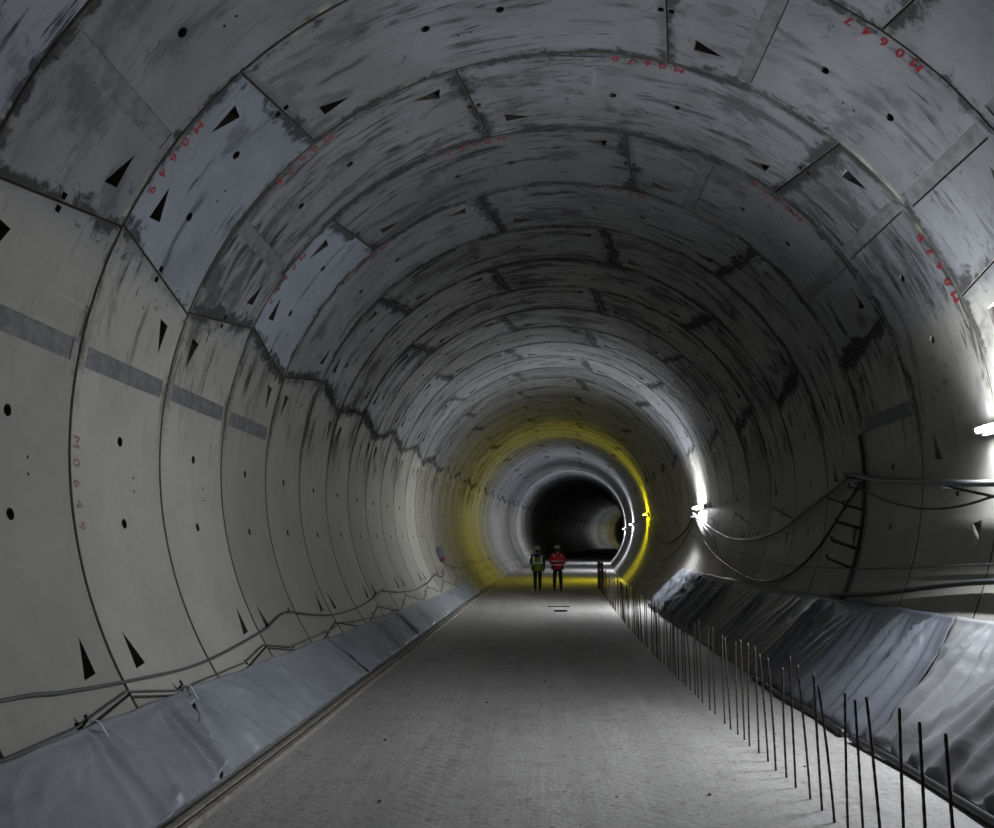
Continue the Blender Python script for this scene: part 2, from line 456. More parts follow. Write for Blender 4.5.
# ------------------------------------------------------------------ floor
def build_floor():
    bm = bmesh.new(); L = bm.loops.layers.uv.new('uv')
    ys = [-14+.5*i for i in range(0, 420)]
    nx = 28; rows = []
    for y in ys:
        row = []
        for i in range(nx+1):
            x = -2.44+(3.108+2.44)*i/nx-.0
            h = .012*noise.noise(Vector((x*1.3, y*.35, 3)))+.01*noise.noise(Vector((x*4, y*1.1, 8)))
            if i in (0, nx): h = 0
            row.append(bm.verts.new(G(y, x, h)))
        rows.append(row)
    for a, b_ in zip(rows, rows[1:]):
        for i in range(nx):
            bm.faces.new((a[i], a[i+1], b_[i+1], b_[i]))
    o = from_bm('floor', bm, FLOOR, smooth=True); tag(o, kind='structure')
build_floor()

# ------------------------------------------------------------------ timber form strips along the left of the roadway
n = 0
for row, (x0, lab) in enumerate(((-2.165, 'outer timber strip beside plastic sheet'), (-2.085, 'inner timber strip on roadway edge'))):
    y = 1.0; i = 0
    ln = 3.95
    while y < 30:
        bm = bmesh.new(); q = [G(y+ln*t/6, x0+.008*math.sin(y+t*ln/6), 0) for t in range(7)]
        wd, hh = .021, .045
        rows = [[bm.verts.new(p+Vector((sx*wd, 0, hz))) for sx, hz in ((-1, -.01), (1, -.01), (1, hh), (-1, hh))] for p in q]
        for a, b_ in zip(rows, rows[1:]):
            for k in range(4): bm.faces.new((a[k], b_[k], b_[(k+1) % 4], a[(k+1) % 4]))
        bm.faces.new(rows[0]); bm.faces.new(rows[-1][::-1])
        where = ['nearest the camera', 'second from the camera', 'third from the camera', 'fourth from the camera', 'fifth from the camera', 'sixth from the camera', 'seventh from the camera', 'farthest down the tunnel'][min(i, 7)]
        o = from_bm('timber_strip', bm, TIMBER)
        tag(o, f'{lab}, {where}', 'timber strip', 'timber strips along the left edge of the roadway')
        y += ln+.02; i += 1

# ------------------------------------------------------------------ plastic sheets
def sheet(name, label, y0, y1, thtop, bot, gathers, amp, seed, skew=(0, 0), col=(1, 1, 1, 1), side=1, crumple=0, hem=False, group=None):
    """top(y), bot(y) -> points; folds fan out from the gathers (y at top, strength, fan)"""
    bm = bmesh.new(); ny = int((y1-y0)/.028) if y0 < 12 else int((y1-y0)/.05); nt_ = 34
    inward = Vector((-side, 0, .35)).normalized()
    rows = []
    for i in range(ny+1):
        s = i/ny; row = []
        for k in range(nt_+1):
            t = k/nt_
            ya = y0+(y1-y0)*s; yy = ya+((skew[0]*(1-s)+skew[1]*s)*(t))
            tt = thtop(yy) if side > 0 else -thtop(yy)
            p = T(yy, side*(tt+(134.4-tt)*t), .012+(.17 if side > 0 else .10)*t**1.4)
            bulge = .012+.02*math.sin(PI*t)
            d = 0
            for gy, st, fan in gathers:
                du = (yy-gy)/(.07+fan*t)
                fall = math.exp(-du*du*.5)
                rid = (.5+.5*math.cos(du*6.2+seed))**1.6
                d += st*fall*rid*min(1, .35+t*3)*min(1, (1.05-t)*4)
            w2 = (1-abs(noise.noise(Vector((yy*1.7+t*1.9*math.sin(seed)+seed*3, t*1.1-yy*.5, seed+5))))*2.6)
            w2 = max(0, w2)**3
            w3 = max(0, 1-abs(noise.noise(Vector((yy*2.6+seed, t*3+yy*1.2, seed+9))))*3)**3*.5
            w4 = max(0, 1-abs(noise.noise(Vector((yy*.9-seed, t*2.6, seed+19))))*3.2)**3*.6
            d += amp*(w2*.7+w3*.4+w4*.6)*min(1, .3+t*3)
            if crumple: d += crumple*(abs(noise.noise(Vector((yy*3.4, t*5+yy, 1))))+.6*abs(noise.noise(Vector((yy*8, t*8, 4)))))
            edge = min(1, t*8+.15)
            off = (bulge+d)*edge if t < .97 else .02
            sm = max(0, min(1, (t-.35)/.65)); sm = sm*sm*(3-2*sm)
            p = p.lerp(bot(yy), sm)
            q = p+inward*max(.012, off)
            if t < .02: q.z += .02*noise.noise(Vector((yy*2, 0, seed)))
            if t > .93:
                q.z = max(q.z, bot(yy).z+.012)
            row.append(bm.verts.new(q))
        rows.append(row)
    for a, b_ in zip(rows, rows[1:]):
        for k in range(nt_):
            f = bm.faces.new((a[k], a[k+1], b_[k+1], b_[k])); f.smooth = True
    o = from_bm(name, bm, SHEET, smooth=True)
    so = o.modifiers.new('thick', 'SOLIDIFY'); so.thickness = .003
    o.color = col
    tag(o, label, 'plastic sheet', group)
    return o
topL = lambda y: -124.35-min(3.2, max(0, y-7)*.2)
botL = lambda y: G(y, -2.33+.0*y, .004)
topR = lambda y: 115.3+.05*max(0, y-7)
botR = lambda y: G(y, 2.92, .004)
gl = 'blue-grey plastic sheets hung along the left wall'
gr = 'grey plastic sheets hung along the right wall'
sheet('plastic_sheet', 'blue-grey plastic sheet on left wall nearest the camera, ending in deep gathered folds', 1.5, 7.05, topL, botL, [(5.55, .06, .25), (6.55, .10, .16), (6.95, .07, .14), (3.2, .05, .3)], .03, 1.3, (-.0, -.75), side=-1, group=gl)
sheet('plastic_sheet', 'smooth blue-grey plastic sheet on left wall between the deep gathers and a diagonal crease', 7.08, 11.5, topL, botL, [(7.15, .06, .3), (9.0, .04, .35), (10.9, .05, .3)], .03, 4.1, (-.75, .3), side=-1, group=gl, col=(1.05, 1.07, 1.1, 1))
sheet('plastic_sheet', 'blue-grey plastic sheet on left wall just past the diagonal crease', 11.55, 16.6, topL, botL, [(12.2, .06, .3), (14.5, .05, .3), (16.4, .08, .25)], .03, 2.2, (.3, 0), side=-1, group=gl, col=(.95, .96, 1, 1))
sheet('plastic_sheet', 'farthest visible pale plastic sheet on left wall below the grey socket box', 16.7, 29, topL, botL, [(18.5, .08, .3), (21, .06, .3), (24, .07, .4), (26.5, .05, .3)], .03, 6.4, (0, .5), side=-1, group=gl, col=(1.1, 1.1, 1.08, 1))
sheet('plastic_sheet', 'pale creased plastic sheet on right wall nearest the camera, with diagonal edge', 2.2, 8.0, topR, botR, [(4.6, .11, .5), (5.6, .08, .3), (6.4, .11, .4), (7.4, .12, .3)], .05, 3.7, (0, -.4), side=1, group=gr, col=(.76, .74, .71, 1))
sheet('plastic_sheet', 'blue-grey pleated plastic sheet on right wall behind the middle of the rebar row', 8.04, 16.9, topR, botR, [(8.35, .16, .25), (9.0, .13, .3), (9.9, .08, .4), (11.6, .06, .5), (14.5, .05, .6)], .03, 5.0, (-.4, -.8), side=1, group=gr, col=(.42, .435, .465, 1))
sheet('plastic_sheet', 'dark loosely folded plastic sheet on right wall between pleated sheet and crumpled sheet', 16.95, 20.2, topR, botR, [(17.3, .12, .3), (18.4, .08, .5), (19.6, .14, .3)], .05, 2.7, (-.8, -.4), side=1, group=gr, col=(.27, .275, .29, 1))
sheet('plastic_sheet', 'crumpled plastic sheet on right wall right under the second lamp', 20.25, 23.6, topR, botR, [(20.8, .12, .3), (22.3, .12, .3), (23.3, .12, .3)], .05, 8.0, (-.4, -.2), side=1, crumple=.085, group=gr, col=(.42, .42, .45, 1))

# rolled hem pipe at the foot of the right sheets
for y0, y1, lab in ((3.0, 7.9, 'black rolled hem lying at foot of nearest right-hand plastic sheet'), (8.1, 11.4, 'black rolled hem lying at foot of pleated blue-grey sheet on right')):
    bm = bmesh.new(); tube(bm, spline([G(y0+(y1-y0)*t/8, 2.80-.02*math.sin(t*1.3+y0), .035+.005*math.sin(t*2)) for t in range(9)], 4), .03, 10)
    tag(from_bm('sheet_hem_roll', bm, RUBBER, smooth=True), lab, 'rolled hem')

# ------------------------------------------------------------------ cords and cables
def cable(name, label, cat, pts, r, m, n=8, sub=8, raw=False):
    bm = bmesh.new(); tube(bm, spline(pts, sub) if not raw else pts, r, n)
    return tag(from_bm(name, bm, m, smooth=True), label, cat)
# left: long thin cable carried on hooks
LC = [(1.5, -119.2), (3, -119.0), (4.86, -119.7), (5.43, -120.5), (6.3, -121.4), (7.57, -122.0), (9.38, -120.2), (10.41, -118.1), (11.3, -119.6), (12.34, -121.1), (13.8, -121.5), (15.25, -120.7), (16.36, -119.3), (18, -121.2), (20, -122.3), (22, -121.5), (23.6, -119.4), (24.2, -120.3), (25.0, -121.2), (25.6, -118.9), (26.0, -117.6)]
cable('cable', 'thin grey cable drooping between hooks along the left wall above the plastic sheets', 'cable', [T(a, b_, .035) for a, b_ in LC], .013, WIRE)
cable('cable', 'thin cable running on from grey socket box towards yellow light on left wall', 'cable', [T(a, b_, .04) for a, b_ in ((26.25, -113), (26.8, -116.5), (28, -118.2), (30, -120), (31.5, -120.2), (33, -118), (36, -119.5), (39, -118), (42, -119.5))], .013, WIRE)
hk = [(10.41, -118.1, 'under the first high point of the left cable'), (16.36, -119.3, 'at the second high point of the left cable'), (23.6, -119.2, 'at the high point just before the grey socket box')]
for a, b_, w in hk:
    bm = bmesh.new(); tube(bm, [T(a, b_, -.01), T(a, b_, .06), T(a, b_-.25, .085), T(a, b_+.5, .085)], .008, 6)
    tag(from_bm('cable_hook', bm, DARKST), f'small dark steel hook {w}', 'hook', 'hooks of the left cable')
# support wire of the left sheets
SW = [(3.0, -124.6), (4.63, -124.35), (5.41, -124.0), (6.17, -122.3), (6.89, -124.15), (7.8, -124.05), (8.53, -123.9), (9.24, -122.3), (9.96, -124.2), (12.11, -124.0), (12.6, -123.3), (13.16, -124.0), (16, -126.2), (16.6, -125.4), (17.2, -126.6)]
cable('support_wire', 'thin dark wire zigzagging up from top edge of the left plastic sheets', 'wire', [T(a, b_, .018) for a, b_ in SW], .009, WIRE, 6, raw=True)
for y, w in ((5.5, 'on top edge of left sheet nearest the camera'), (6.95, 'beside the deep gathers of left sheet')):
    bm = bmesh.new(); p = T(y, -124.0, .05)
    tube(bm, spline([p, p+Vector((.05, .01, .0)), p+Vector((.08, .03, -.05)), p+Vector((.11, .06, -.12))], 5), .006, 6)
    tag(from_bm('cable_tie', bm, WHITEPL), f'white loose cable tie {w}', 'cable tie', 'white ties on the left sheets')
    bm = bmesh.new(); tube(bm, [T(y-.02, -124.1, .0), T(y-.02, -123.8, .06), T(y-.03, -123.3, .06)], .011, 6)
    tag(from_bm('peg', bm, DARKST), f'short dark steel peg {w}', 'peg', 'pegs holding the left sheets')

# grey socket box on the left wall
sb = empty('socket_box', T(26.3, -111.3, .0)); 
rotm = Matrix.Rotation(rad(-111.3), 4, 'Y').to_3x3()
def loc(bx, by, bz):   # local: x round the ring, y along, z outwards of wall (inward)
    a = rad(-111.3); tx = Vector((math.cos(a), 0, -math.sin(a))); nz = Vector((-math.sin(a), 0, -math.cos(a)))
    return tx*bx+Vector((0, by, 0))+nz*bz
def lbox(name, c, s, m, parent, bev=.01):
    bm = bmesh.new(); a = rad(-111.3)
    tx = Vector((math.cos(a), 0, -math.sin(a))); nz = Vector((-math.sin(a), 0, -math.cos(a)))
    mt = Matrix((tx, Vector((0, 1, 0)), nz)).transposed()
    box(bm, *loc(*c), *s, rot=mt, bev=bev); return from_bm(name, bm, m, parent)
case = lbox('case', (0, 0, .09), (.46, .34, .18), GREYBOX, sb)
lbox('front_plate', (0.05, -.182, .09), (.30, .02, .14), simple('pale_box_plate', (.16, .18, .20), .4), sb, .004)
lbox('red_socket', (-.17, -.17, .13), (.09, .07, .08), REDPL, sb)
tag(sb, 'grey electrical socket box with red socket on the left wall', 'socket box')

# right wall: hoses, cables, bracket rail
HP = [(2.0, 99.5), (4, 98.5), (6, 98.2), (7.66, 97.2), (8.9, 95.5), (10.21, 93.6), (10.77, 92.2), (11.18, 91.7), (11.76, 93.4), (12.84, 96.8), (14.35, 101.5), (16.33, 104.0), (18.69, 103.0), (22.19, 96.3), (23.3, 93.0)]
cable('hose', 'thick dark hose on right wall, running from below nearest lamp to second lamp', 'hose', [T(a, b_, .11) for a, b_ in HP], .034, GREYHOSE, 12, 10)
C2 = [(10.95, 93.2), (11.08, 94.4), (11.54, 98), (12.32, 105.6), (13.07, 110.8), (13.88, 113.8), (14.75, 114.9), (15.9, 114.6), (18, 112), (20.5, 107), (22.6, 99), (23.2, 94.5)]
cable('cable', 'dark cable looping from bracket rail down to sheet top', 'cable', [T(a, b_, .06) for a, b_ in C2], .02, RUBBER)
cable('cable', 'thin straight cord running down from second lamp to sheet top on right wall', 'cable', [T(a, b_, .03) for a, b_ in ((22.4, 97), (20.46, 103.3), (19.16, 109.3), (17.86, 114.8))], .011, WIRE, 6)
cable('cable', 'faint thin wire low on right wall between bracket rail and second lamp', 'cable', [T(a, b_, .025) for a, b_ in ((18.94, 106.3), (15.11, 109.3), (13.23, 110), (11.2, 109.6))], .008, WIRE, 6)
cable('cable', 'thin cable drooping just below the thick hose on right wall', 'cable', [T(a, b_, .1) for a, b_ in ((11.0, 93.4), (10.68, 95), (10.07, 97.3), (9.4, 99), (8.82, 99.8), (8.31, 99.85), (7.96, 99.5), (7.65, 99), (6.6, 97.8), (5.4, 98.8))], .012, RUBBER)
cable('cable', 'thin straight cable descending from the thick hose past the small wall hook on right wall', 'cable', [T(a, b_, .1) for a, b_ in ((9.6, 94.6), (9.19, 95), (8.64, 96.3), (8.1, 97.9), (7.65, 99.1), (6.6, 102), (5, 104))], .010, RUBBER, 6)
cable('hose', 'black hose low on right wall just above the plastic sheets', 'hose', [T(a, b_, .05) for a, b_ in ((11.3, 115), (10.93, 114.9), (10.2, 114.2), (9.53, 113.3), (8.41, 111.4), (7.54, 110.3), (6.5, 110.0), (5, 110.5), (3, 110))], .026, RUBBER, 10)
cable('cable', 'thin cable between the two black hoses on right wall', 'cable', [T(a, b_, .03) for a, b_ in ((10.83, 109.6), (8.93, 108.7), (7.64, 107.9), (5, 107.5), (3, 108))], .008, WIRE, 6)
bm = bmesh.new(); tube(bm, [T(8.64, 96.6, -.01), T(8.64, 96.6, .08), T(8.6, 97.1, .11), T(8.6, 96.2, .12)], .01, 6)
tag(from_bm('cable_hook', bm, WHITEPL), 'small pale hook on right wall beneath the thick hose', 'hook')
for y, th in ((23.0, 95.0),):
    bm = bmesh.new(); tube(bm, [T(y, th, -.01), T(y, th, .22)], .02, 8)
    tag(from_bm('hose_peg', bm, DARKST), 'dark peg carrying the hose just below second lamp', 'peg')
# hoses beyond lamp two
cable('hose', 'dark hose sagging on right wall between second lamp and yellow lamp', 'hose', [T(a, b_, .08) for a, b_ in ((23.4, 95), (25, 101), (28, 106), (32, 104), (36, 94), (36.9, 91.5))], .03, RUBBER, 8)
cable('cable', 'thin cable on right wall hanging low between second lamp and yellow lamp', 'cable', [T(a, b_, .05) for a, b_ in ((23.3, 96), (25.5, 108), (29, 116), (33, 112), (37, 94))], .014, RUBBER, 6)

br = empty('cable_bracket_rail', T(10.95, 105, 0))
o0 = br.location
def rel(p): return p-Vector(o0)
bm = bmesh.new()
prev = None
ths = [84+1.5*i for i in range(22)]
rows = []
for th in ths:
    rows.append([bm.verts.new(rel(T(10.93+dy, th, off))) for dy, off in ((-.03, -.004), (.03, -.004), (.03, .035), (-.03, .035))])
for a, b_ in zip(rows, rows[1:]):
    for k in range(4): bm.faces.new((a[k], a[(k+1) % 4], b_[(k+1) % 4], b_[k]))
bm.faces.new(rows[0][::-1]); bm.faces.new(rows[-1])
from_bm('rail', bm, DARKST, br)
for th, ln, r in ((92.6, .2, .012), (94.6, .16, .01), (98.3, .22, .014), (101.9, .28, .022), (105.8, .30, .022), (109.6, .30, .018)):
    bm = bmesh.new(); p, q = T(10.93, th, .0), T(10.97, th, .03+ln)+Vector((0, 0, .03)); tube(bm, [rel(p), rel(q)], r, 8)
    bb = from_bm('arm', bm, DARKST, br)
    bm = bmesh.new(); tube(bm, [rel(q), rel(q+Vector((0, 0, .05)))], r*.9, 6); from_bm('tip', bm, DARKST, bb)
tag(br, 'curved dark steel bracket rail with short arms following a ring joint on right wall', 'bracket rail')

# ------------------------------------------------------------------ lamps
TUBE_W = lampmat('lit_tube_cool_white', (.90, .94, 1.0), 380)
TUBE_W2 = lampmat('lit_tube_neutral_white', (.92, .95, 1.0), 620)
TUBE_Y = lampmat('lit_tube_yellow', (.95, .84, .01), 440)
TUBE_F = lampmat('lit_tube_far_white', (.86, .9, 1.0), 720)
TUBE_FY = lampmat('lit_tube_far_yellow', (1, .92, .45), 260)
TUBE_FF = lampmat('lit_tube_dim_white', (.9, .93, 1), 300)
HOUS = simple('lamp_housing', (.35, .36, .37), .5)
POWER, SPREAD = .112, 116
def lamp(y, th, tm, label, L=1.2, off=.13, side=1, r=.026):
    root = empty('tube_lamp', T(y, th, .02)); o = Vector(root.location)
    a, b_ = y-L/2, y+L/2
    nin = (T(y, th, 1)-T(y, th, 0)).normalized()
    d = (T(b_, th)-T(a, th))
    base = T(a, th)
    def pt(t, k): return base+d*t+nin*k-o
    # housing tray behind the tube
    bm = bmesh.new(); zt = Vector((0, 0, 1)); up = d.cross(nin).normalized()
    rows = [[bm.verts.new(pt(t, k)+up*s) for s, k in ((-.035, .012), (.035, .012), (.05, off-.055), (-.05, off-.055))] for t in (-.02, 1.02)]
    for k in range(4): bm.faces.new((rows[0][k], rows[1][k], rows[1][(k+1) % 4], rows[0][(k+1) % 4]))
    bm.faces.new(rows[0][::-1]); bm.faces.new(rows[1])
    from_bm('housing', bm, HOUS, root)
    bm = bmesh.new(); tube(bm, [pt(.0, off), pt(1, off)], r, 12); from_bm('tube', bm, tm, root, smooth=False)
    e = tm.node_tree.nodes['Emission']
    for ang, wt in ((-88, .85), (-44, 1.15), (0, 1.25), (44, 1.0), (88, .75)):                         # the tube's own light, thrown square to its length
        ld = bpy.data.lights.new('tube_light', 'AREA'); ld.shape = 'RECTANGLE'; ld.size = L*.96; ld.size_y = .035
        ld.color = e.inputs[0].default_value[:3]; ld.energy = e.inputs[1].default_value/.3*POWER*wt; ld.spread = rad(SPREAD)
        lo = bpy.data.objects.new('tube_light', ld); COL.objects.link(lo); lo.parent = root
        ax = d.normalized(); dr = Matrix.Rotation(rad(ang), 3, ax) @ nin; zz = -dr; yy_ = zz.cross(ax)
        mt = Matrix((ax, yy_, zz)).transposed().to_4x4(); mt.translation = pt(.5, off)+dr*(r+.004)
        lo.matrix_local = mt
    for t0 in (-.03, .99):
        bm = bmesh.new(); tube(bm, [pt(t0, off), pt(t0+.04, off)], .032, 10)
        tube(bm, [pt(t0+.02, off), pt(t0+.02, off-.08)], .018, 6); from_bm('end_cap', bm, HOUS, root)
    tag(root, label, 'lamp')
lamp(7.25, 89.6, TUBE_W, 'white tube lamp nearest the camera, cut by the frame edge')
lamp(22.5, 91.2, TUBE_W2, 'white tube lamp on right wall above the crumpled plastic sheet')
lamp(37.2, 88.2, TUBE_Y, 'yellow tube lamp on right wall')
lamp(48, 92.5, TUBE_F, 'white tube lamp on right wall just beyond yellow lamp')
lamp(61, 94.5, TUBE_F, 'white tube lamp on right wall, upper of far pair, farther one')
lamp(-8.0, 89.6, TUBE_W, 'white tube lamp on right wall behind the camera')
lamp(139, 90, TUBE_FF, 'white tube lamp far down the tunnel, first past the dark stretch', L=1.5)
lamp(150, 90, TUBE_FF, 'white tube lamp far down the tunnel, second past the dark stretch', L=1.5)
lamp(160, 90, TUBE_FY, 'yellowish tube lamp farthest down the tunnel', L=1.5)

# ------------------------------------------------------------------ rebars
SPOTS = []
near = [(3.72, 'd'), (3.95, 'd'), (4.18, 'd'), (4.42, 'd'), (4.65, 'd'), (4.88, 'd'), (5.1, 'd'), (5.33, 'd'), (5.55, 'd'), (5.82, 'd')]
y = 3.35
rr = random.Random(5)
protos = []
def rebar_mesh(h, seed):
    bm = bmesh.new(); q = random.Random(seed); bx, by = q.uniform(-.012, .012), q.uniform(-.012, .012)
    nn = int(h/.035); pts = []; rs = []
    for i in range(nn+1):
        t = i/nn; pts.append(Vector((bx*t*t*2, by*t*t*2, -.02+(h+.02)*t))); rs.append(.0086 if i % 2 else .0072)
    tube(bm, pts, rs, 6)
    me = bpy.data.meshes.new('rebar'); bm.to_mesh(me); bm.free(); me.materials.append(STEEL); return me
for i in range(6): protos.append(rebar_mesh(.86+.015*(i-3), i))
ys = [3.42, 3.70, 4.05, 4.33, 4.62, 4.86, 5.12, 5.38, 5.62, 5.86]
yy = 5.86
while yy < 31:
    yy += .25+rr.uniform(-.045, .045)+(.22 if 8.4 < yy < 8.7 or rr.random() < .04 else 0)
    ys.append(yy)
for i, y in enumerate(ys):
    o = bpy.data.objects.new('rebar', protos[i % 6]); COL.objects.link(o)
    o.location = G(y, 1.85+rr.uniform(-.012, .012)+(.0 if y < 20 else .02), .0)
    o.rotation_euler = (rr.uniform(-.02, .02), rr.uniform(-.025, .02), rr.uniform(0, 6))
    z = rr.uniform(.97, 1.03); o.scale = (1, 1, z)
    if i == 0: lab = 'steel rebar rod standing at the near end of the row, closest to the camera'
    elif i == 1: lab = 'steel rebar rod standing second from near end of the row'
    elif i == 2: lab = 'steel rebar rod standing third from near end of the row'
    elif y < 8.5: lab = 'tall dark steel rebar rod standing in the near stretch of the row'
    else: lab = 'thin dark steel rebar rod in the distant closely spaced stretch of the row'
    tag(o, lab, 'rebar', 'steel rebar rods standing along the right edge of the roadway')
for dx, yb, h, lab in ((1.86, 31.6, 1.0, 'dark brown post at far end of the rebar row, left of the pair'), (2.0, 32.4, .95, 'dark brown post at far end of the rebar row, right of the pair')):
    bm = bmesh.new(); box(bm, 0, 0, h/2-.01, .1, .1, h, bev=.008)
    o = from_bm('post', bm, RUSTY); o.location = G(yb, dx, 0); tag(o, lab, 'post', 'posts at the end of the rebar row')
# small things lying on the roadway
bm = bmesh.new(); box(bm, 0, 0, .012, .6, .05, .024, bev=.006); o = from_bm('timber_offcut', bm, DARKST); o.location = G(23.3, .42, .012)
tag(o, 'thin dark bar lying across the roadway in front of the two walkers', 'bar')
bm = bmesh.new(); box(bm, 0, 0, .018, .34, .10, .036, bev=.01); o = from_bm('timber_offcut', bm, DARKST); o.location = G(21.9, .45, .012); o.rotation_euler = (0, 0, .2)
tag(o, 'short dark offcut on the roadway, nearer than the thin bar', 'offcut')
q = random.Random(3)
peb = [(5.95, -1.05), (7.8, -1.35), (9.7, -.55), (11.2, .1), (14.5, -.5), (18.5, -1.1), (6.1, .55), (8.2, 2.2), (7.0, 2.1), (6.2, 1.2)]
words = ['left of centre in the foreground', 'left side near the timber strips', 'left of centre further on', 'at the centre of the roadway', 'left of centre in the distance', 'far off near left sheets', 'right of centre in the foreground', 'beyond the rebar row', 'right of the rebar row near', 'just left of the rebar row']
for (y, x), w in zip(peb, words):
    bm = bmesh.new(); bmesh.ops.create_icosphere(bm, subdivisions=2, radius=.014)
    s = q.random()*9
    for v in bm.verts: v.co *= 1+.5*noise.noise(v.co*30+Vector((s, 0, 0))); v.co.z *= .6
    o = from_bm('pebble', bm, simple('pebble_stone', (.14, .13, .12), .8) if 'PB' not in globals() else PB); 
    globals()['PB'] = o.data.materials[0]
    o.location = G(y, x, .006); tag(o, f'small dark pebble on the roadway, {w}', 'pebble', 'pebbles on the roadway')

# ------------------------------------------------------------------ people
def skin(name, nodes, edges, m, parent=None, sub=2, root=0):
    me = bpy.data.meshes.new(name); me.from_pydata([n_[0] for n_ in nodes], edges, [])
    o = bpy.data.objects.new(name, me); COL.objects.link(o)
    md = o.modifiers.new('s', 'SKIN'); md.use_smooth_shade = True
    for i, n_ in enumerate(nodes):
        r_ = n_[1]; d = me.skin_vertices[0].data[i]
        d.radius = (r_, r_) if not isinstance(r_, tuple) else r_
        d.use_root = (i == root)
    sb_ = o.modifiers.new('u', 'SUBSURF'); sb_.levels = sub; sb_.render_levels = sub
    dg = bpy.context.evaluated_depsgraph_get(); nm = bpy.data.meshes.new_from_object(o.evaluated_get(dg))
    bpy.data.objects.remove(o); bpy.data.meshes.remove(me)
    nm.name = name
    nm.materials.clear()
    return link(name, nm, m, parent)
SKINM = simple('skin', (.42, .25, .18), .6)
BLACKCL = simple('black_cloth', (.012, .012, .016), .8)
NAVY = simple('navy_cloth', (.012, .015, .03), .8)
BOOT = simple('boot_leather', (.03, .02, .015), .6)
YEL = simple('hi_vis_yellow', (.28, .42, .02), .6)
REDJ = simple('hi_vis_red', (.62, .015, .02), .6)
REFL = simple('reflective_tape', (.88, .92, .94), .3, var=.05)
HAIR = simple('dark_hair', (.03, .02, .018), .7)
HELM = simple('grey_helmet', (.28, .28, .30), .4)
HELM2 = simple('pale_helmet', (.34, .32, .33), .4)
def person(loc_, rz, H_, label, kind):
    root = empty('person', loc_, rz); k = H_/1.75
    V = lambda x, y, z: Vector((x*k, y*k, z*k))
    # faces +Y (walking away). joints: 0 pelvis
    if kind == 1:
        armR = [V(.19, 0, 1.40), V(.25, -.03, 1.14), V(.255, .06, .90), V(.25, .08, .80)]
        armL = [V(-.19, 0, 1.40), V(-.26, .02, 1.15), V(-.20, .20, 1.06), V(-.15, .27, 1.05)]
        legR = [V(.09, 0, .90), V(.10, .05, .50), V(.09, -.06, .10), V(.095, .07, .035)]
        legL = [V(-.09, 0, .90), V(-.09, .10, .50), V(-.09, .06, .09), V(-.10, .20, .035)]
    else:
        armR = [V(.19, 0, 1.40), V(.29, .0, 1.15), V(.20, .19, 1.06), V(.12, .25, 1.08)]
        armL = [V(-.19, 0, 1.40), V(-.29, .0, 1.15), V(-.20, .19, 1.06), V(-.12, .25, 1.08)]
        legR = [V(.095, 0, .90), V(.12, .04, .50), V(.125, .0, .09), V(.14, .14, .035)]
        legL = [V(-.095, 0, .90), V(-.12, .02, .50), V(-.13, -.04, .10), V(-.145, .10, .035)]
    nd = [(V(0, 0, .94), (.155*k, .11*k)), (V(0, 0, 1.12), (.14*k, .10*k)), (V(0, 0, 1.33), (.165*k, .11*k)), (V(0, -.005, 1.43), (.09*k, .08*k)),
          (V(0, 0, 1.50), .055*k), (V(0, .01, 1.565), (.07*k, .08*k)), (V(0, .015, 1.64), (.075*k, .09*k)), (V(0, .01, 1.71), (.062*k, .075*k)), (V(0, .085, 1.60), .03*k)]
    ed = [(0, 1), (1, 2), (2, 3), (3, 4), (4, 5), (5, 6), (6, 7), (5, 8)]
    def chain(start, pts, rs):
        a = start
        for p, r_ in zip(pts, rs):
            nd.append((p, r_)); ed.append((a, len(nd)-1)); a = len(nd)-1
        return a
    hands = []
    for arm, sx in ((armR, 1), (armL, -1)):
        a = chain(2, arm, [.062*k, .046*k, .032*k, .028*k])
        pw = nd[a][0]; dirn = (arm[3]-arm[2]).normalized()
        inn = Vector((-sx, 0, 0)); fw = dirn.cross(inn).normalized()
        palm = pw+dirn*.045*k; nd.append((palm, (.036*k, .018*k))); ed.append((a, len(nd)-1)); pi = len(nd)-1
        for f_, (o_, ln) in enumerate(((-.028, .066), (-.009, .075), (.010, .070), (.028, .055))):
            b0 = palm+fw*o_*k+dirn*.02*k; m1 = b0+dirn*ln*.5*k+inn*.006*k; m2 = b0+dirn*ln*.9*k+inn*.022*k
            chain(pi, [b0, m1, m2], [.009*k, .0085*k, .007*k])
        chain(pi, [palm-fw*.034*k-dirn*.02*k+inn*.01*k, palm-fw*.05*k+dirn*.02*k+inn*.022*k], [.011*k, .009*k])
    for leg in (legR, legL):
        chain(0, leg, [.088*k, .058*k, .040*k, .040*k])
        nd.append((leg[2]+Vector((0, -.05*k, -.05*k)), .034*k)); ed.append((len(nd)-1-1, len(nd)-1))
    body = skin('body', nd, ed, [BLACKCL, SKINM, BOOT], root, 1)
    for p in body.data.polygons:
        z = sum((body.data.vertices[v].co.z for v in p.vertices))/len(p.vertices)/k; c = p.center/k
        p.material_index = 2 if z < .13 else 1 if z > 1.47 or (abs(c.x) > .0 and ((c-armR[3]/k).length < .12 and (c-armR[2]/k).length > .05 or (c-armL[3]/k).length < .12 and (c-armL[2]/k).length > .05)) else 0
    mnz = min(v.co.z for v in body.data.vertices)
    body.location.z = -mnz; dz = -mnz
    # trousers
    td = [(V(0, 0, .93), (.175*k, .13*k))]; te = []
    for leg in (legR, legL):
        i0 = len(td)
        for p, r_ in zip(leg[:3], (.108, .08, .066)): td.append((p+Vector((0, 0, .03*k if p is leg[2] else 0)), r_*k))
        te += [(0, i0), (i0, i0+1), (i0+1, i0+2)]
    o = skin('trousers', td, te, BLACKCL, root, 1); o.location.z = dz
